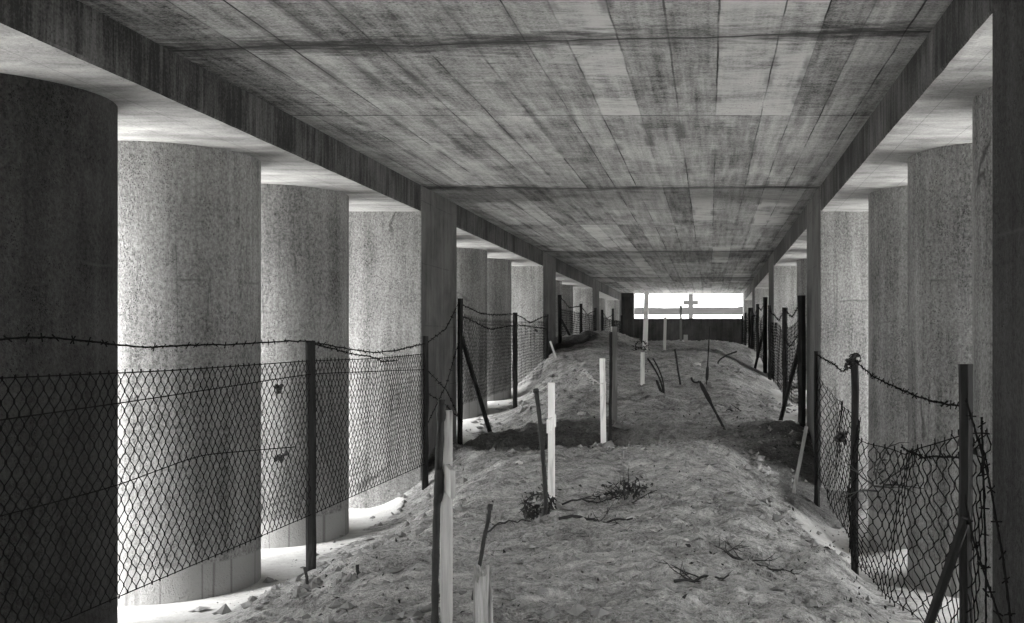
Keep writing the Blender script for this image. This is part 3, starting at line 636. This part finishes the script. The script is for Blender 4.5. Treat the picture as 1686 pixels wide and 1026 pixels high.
def bush(label, px, y, L, n, nl, seed, name='dead_shrub', cat='shrub'):
    X = px_x(px, y); z = gz(X, y); g = np.random.default_rng(seed)
    t = thing(name, (X, y, z), label, cat)
    b = MB()
    for _ in range(n):
        a = g.uniform(0, 6.28); twig(b, (X + g.normal() * .03, y + g.normal() * .03, z - .02), (math.cos(a), math.sin(a), g.uniform(.15, 1.1)), L * g.uniform(.5, 1), .006, g, 1)
    twig(b, (X, y, z), (.25, .0, 1), L * 1.1, .008, g, 0)
    b.build('twigs', M['dry'], t)
    b = MB(); leaf_cloud(b, (X, y, z + L * .25), (L * .34, L * .3, L * .16), nl, .03, g, z + .01); b.build('foliage', M['leaf'], t)
bush('withered bush of dark twigs and curled leaves in the middle of the near mound', 1032, 8.2, .25, 18, 150, 21)
def branch(label, px0, px1, y0, y1, r, seed, name='fallen_branch', n=3):
    g = np.random.default_rng(seed); b = MB(); xs = np.linspace(px_x(px0, y0), px_x(px1, y1), 12); ys = np.linspace(y0, y1, 12)
    P = [(xx, yy, gz(xx, yy) + r * .9 + .012 * abs(math.sin(i * .9))) for i, (xx, yy) in enumerate(zip(xs, ys))]
    b.tube(P, np.linspace(r, r * .5, 12), 5)
    for _ in range(n):
        p = P[g.integers(2, 10)]; twig(b, p, (g.normal(), g.normal() * .5, .15), .18, r * .45, g, 1)
    tag(b.build(name, M['dry']), label, 'branch')
branch('long dark fallen branch lying across the mound right of the tall bowed rod', 920, 1042, 7.25, 7.4, .013, 31)
branch('thin dark twig lying between the dried wreath and the withered bush', 925, 1015, 8.1, 8.2, .009, 32, n=4)
branch('short dark stick lying on the right slope above the hollow', 1196, 1228, 12.6, 12.7, .014, 33, n=1)
branch('thin bare twig on the ground left of the tall bowed rod', 800, 880, 7.1, 7.5, .008, 34, n=2)
branch('tangled dark twigs lying low on the near right slope', 1175, 1290, 6.2, 6.35, .010, 35, n=7)
branch('dark crooked branch lying at the foot of the near mound', 1110, 1200, 5.6, 5.75, .010, 36, n=4)
def wreath(label, px, y, R_, seed, tilt=.9, up=.05, nl=150):
    X = px_x(px, y); z = gz(X, y) + up; g = np.random.default_rng(seed); t = thing('dried_wreath', (X, y, z - up), label, 'wreath')
    an = np.linspace(0, 2 * math.pi, 26); c = np.array((X, y, z + R_ * math.sin(tilt)))
    P = np.stack([c[0] + R_ * np.cos(an), c[1] + R_ * np.sin(an) * math.cos(tilt), c[2] + R_ * np.sin(an) * math.sin(tilt)], -1)
    b = MB(); b.tube(P, R_ * .07, 5, cap=False); b.build('ring', M['dry'], t)
    b = MB()
    for p in P[:-1]: leaf_cloud(b, p, (R_ * .22,) * 3, max(2, nl // 40), R_ * .26, g)
    leaf_cloud(b, c - np.array((0, 0, R_ * .3)), (R_ * .55, R_ * .5, R_ * .35), nl // 2, R_ * .28, g)
    b.build('leaves', M['leaf'], t)
wreath('dried dark wreath leaning at the foot of the white cross, behind the tall bowed rod', 886, 7.75, .10, 41, .8, .0, 240)
wreath('round dark wreath at the foot of the tall leaning cross', 1055, 18.3, .10, 42, 1.2, .01)
def hang(label, px, y, py, seed):
    X = px_x(px, y); z = px_z(py, y); g = np.random.default_rng(seed); b = MB()
    P = smooth_path([(X + .12, y, z - .06), (X, y - .02, z), (X - .12, y - .03, z + .06)], 10); b.tube(P, .006, 4)
    for p in P: leaf_cloud(b, p, (.02, .02, .02), 5, .025, g)
    return b.build('dried_flowers', M['stone'])
xg = px_x(975, 10.6); b = MB(); g = np.random.default_rng(43); 
P = smooth_path([(px_x(988, 10.35), 10.35, px_z(632, 10.35)), (xg, 10.5, px_z(622, 10.5)), (px_x(962, 10.6), 10.6, px_z(613, 10.6))], 10); b.tube(P, .006, 4)
for p in P[3:]: leaf_cloud(b, p, (.015, .02, .02), 6, .024, g)
tag(b.build('dried_flowers', M['pale']), 'sprig of pale dried flowers sticking out left of a white cross', 'flowers')
# brushwood caught in the torn netting
g = np.random.default_rng(51); b = MB(); by = 6.1; bx_ = px_x(1455, by) - .05; bz = px_z(800, by)
t = thing('brushwood', (bx_, by, bz), 'clump of dry brushwood caught in the torn netting on the right', 'brushwood')
for _ in range(7): twig(b, (bx_ + g.normal() * .02, by + g.normal() * .04, bz + g.normal() * .03), (g.normal(), .3 * g.normal(), .6 + g.normal() * .6), .26, .006, g, 1)
b.build('twigs', M['dry'], t)
b = MB(); leaf_cloud(b, (bx_ + .02, by, bz + .08), (.04, .06, .06), 24, .025, g); b.build('foliage', M['leaf'], t)

# ------------------------------------------------------------------ stones
def stone(label, px, y, s, seed):
    X = px_x(px, y); g = np.random.default_rng(seed); n, m = 9, 6; v = []; f = []
    for i in range(m + 1):
        th = math.pi * i / m
        for k in range(n):
            a = 2 * math.pi * k / n; rr = s * (1 + .28 * float(vnoise(k * 1.3 + seed, i * 1.7, seed)) * 2)
            v.append((X + rr * math.sin(th) * math.cos(a) * 1.2, y + rr * math.sin(th) * math.sin(a), gz(X, y) + s * .2 + rr * math.cos(th) * .75))
    for i in range(m):
        for k in range(n): f.append((i * n + k, i * n + (k + 1) % n, (i + 1) * n + (k + 1) % n, (i + 1) * n + k))
    b = MB(); b.add(v, f); tag(b.build('stone', M['stone']), label, 'stone', 'pale stones on the mound')
for lb, px, y, s in (('largest pale stone on the near mound, below the withered bush', 1040, 7.55, .030), ('pale rounded stone just right of the largest one', 1069, 7.45, .024),
                     ('pale stone behind the withered bush', 1079, 8.6, .022), ('small pale stone at the lip of the dark hollow, right of the mound centre', 1059, 9.9, .020),
                     ('white square stone at the foot of the cross with dried wreath', 912, 7.75, .038), ('flat pale stone at the near side of that white cross', 943, 7.7, .022),
                     ('pale stone low on the near mound, right of the bleached stump', 868, 6.1, .024), ('pale stone at the near right of the mound under the fallen branch', 1128, 6.6, .020),
                     ('flat pale slab lying beyond the dark hollow left of the tall grey post', 957, 12.2, .040), ('pale stone beside the thin straight rod', 1126, 14.3, .028),
                     ('pale stone by the slender upright rod', 1148, 15.8, .05), ('flat pale stone left on the mound by the dark hollow edge', 855, 9.4, .030)):
    stone(lb, px, y, s, int(px))
# crumbs of earth, leaf litter
g = np.random.default_rng(61); b = MB()
feet = [(908, 7.95), (993, 10.3), (1058, 14), (1011, 11.6), (897, 7.38), (1004, 10.9), (1121, 14.2), (1163, 14.3), (1193, 11.5), (590, 6.17), (507, 6.25), (796, 4.72), (1032, 8.2)]
for q in range(7400):
    y = 4.6 + 12 * g.random() ** 1.6; X = g.uniform(-3.25, 1.35)
    if q < 900:                                              # loose soil heaped at the feet of the stakes
        fpx, fy = feet[q % len(feet)]; X = px_x(fpx, fy) + g.normal() * .05; y = fy - .02 + g.normal() * .06
    elif fbm(X * .8, y * .8, 71, 2) + g.normal() * .15 < -.02: continue
    s = (.003 + .028 * g.random() ** 4) * (1 + y * .05); z = gz(X, y); q = g.normal(size=(6, 3)) * .25 + np.array([(1, 0, 0), (0, 1, 0), (-1, 0, 0), (0, -1, 0), (0, 0, .8), (0, 0, -.5)])
    q[:, :2] *= g.uniform(.7, 1.5); q = q * s + np.array((X, y, z + s * .2))
    b.add(q, [(0, 1, 4), (1, 2, 4), (2, 3, 4), (3, 0, 4), (1, 0, 5), (2, 1, 5), (3, 2, 5), (0, 3, 5)])
tag(b.build('earth_crumbs', mat_simple('crumbs_of_earth', .20, .6, 14, spot=.34)), 'crumbs of earth and grit scattered over the mound', 'grit', kind='stuff')
b = MB()
for (cx, cy, sx, sy, n) in ((-1.0, 10.4, .5, .25, 240), (-.5, 12.0, .8, .3, 220), (-.9, 8.3, .5, .2, 60), (-2.2, 6.8, .6, .6, 50), (.3, 6.0, .4, .4, 70), (-1.6, 5.6, .7, .5, 60), (.5, 10.0, .4, .5, 50), (.85, 6.5, .15, .8, 90), (-.9, 7, 1.1, 1.6, 420), (-.6, 13, 1.1, 2.5, 300)):
    for _ in range(n):
        X = cx + g.normal() * sx; y = cy + g.normal() * sy
        if X < -2.9 or X > 1.15: continue
        leaf_cloud(b, (X, y, gz(X, y) + .005), (0, 0, .003), 1, .008 + .018 * g.random() ** 2, g)
tag(b.build('leaf_litter', M['leaf']), 'withered leaves and litter strewn over the mound', 'litter', kind='stuff')

# ------------------------------------------------------------------ beyond the end opening
y = 42.0; X = px_x(1137.5, y); zc = gz(X, y)
t = thing('memorial_cross', (X, y, zc), 'dark tall cross standing outside against the sky beyond the end wall', 'cross')
b = MB(); b.box(X - .095, X + .095, y - .07, y + .07, zc - .3, px_z(482, y)); b.build('shaft', M['cross'], t, bevel=.01)
b = MB(); b.box(X - .30, X + .30, y - .073, y + .073, px_z(502, y), px_z(495, y)); b.build('arm', M['cross'], t, bevel=.01)
hx = np.linspace(-420, 420, 240); hy = np.linspace(330, 760, 44); gx, gy = np.meshgrid(hx, hy)
hz = 6.5 + (12.0 + .006 * gx + 3.0 * fbm(gx * .006, gy * .004, 7, 3)) * np.sin(np.clip((gy - 330) / 430, 0, 1) * math.pi) ** .8 + 1.1 * vnoise(gx * .35, gy * .35, 8) + .6 * vnoise(gx * .9, gy * .9, 18)
b = MB(); nx = len(hx); b.add(np.stack([gx, gy, hz], -1).reshape(-1, 3), [(j * nx + i, j * nx + i + 1, (j + 1) * nx + i + 1, (j + 1) * nx + i) for j in range(len(hy) - 1) for i in range(nx - 1)])
tag(b.build('hills', M['hill'], smooth=True), kind='structure')

# ------------------------------------------------------------------ light: overcast daylight from both open sides
SUN_EL, SUN_AZ = 44, 186                                # degrees; azimuth of the sun measured clockwise from +Y
w = bpy.data.worlds.new('World'); sc.world = w; w.use_nodes = True; nt = w.node_tree; nt.nodes.clear()
sky = nt.nodes.new('ShaderNodeTexSky'); sky.sky_type = 'NISHITA'; sky.sun_disc = False
sky.sun_elevation = R(SUN_EL); sky.sun_rotation = R(SUN_AZ); sky.dust_density = 4; sky.air_density = 1.2
bw = nt.nodes.new('ShaderNodeRGBToBW'); bg = nt.nodes.new('ShaderNodeBackground'); bg.inputs[1].default_value = .15
wo = nt.nodes.new('ShaderNodeOutputWorld')
nt.links.new(sky.outputs[0], bw.inputs[0]); nt.links.new(bw.outputs[0], bg.inputs[0]); nt.links.new(bg.outputs[0], wo.inputs[0])
L = bpy.data.lights.new('sun', 'SUN'); L.energy = 1.5; L.angle = R(80); L.color = (1, .99, .97)
so = bpy.data.objects.new('sun', L); col.objects.link(so)
d = Vector((math.sin(R(SUN_AZ)) * math.cos(R(SUN_EL)), math.cos(R(SUN_AZ)) * math.cos(R(SUN_EL)), math.sin(R(SUN_EL))))
so.rotation_euler = d.to_track_quat('Z', 'Y').to_euler(); so.location = d * 60

# ------------------------------------------------------------------ camera: level, shifted lens
cd = bpy.data.cameras.new('camera'); cam = bpy.data.objects.new('camera', cd); col.objects.link(cam)
cam.location = (0, 0, EYE); cam.rotation_euler = (R(90), 0, 0)
cd.sensor_width = 36; cd.lens = 36 * F / 1686; cd.shift_x = -(VX - 843) / 1686; cd.shift_y = (VY - 513) / 1686
cd.clip_start = .05; cd.clip_end = 3000
sc.camera = cam
sc.render.engine = 'CYCLES'
sc.cycles.max_bounces = 16; sc.cycles.diffuse_bounces = 10
sc.view_settings.view_transform = 'Standard'; sc.view_settings.look = 'None'; sc.view_settings.gamma = 1
sc.view_settings.exposure = 4.7
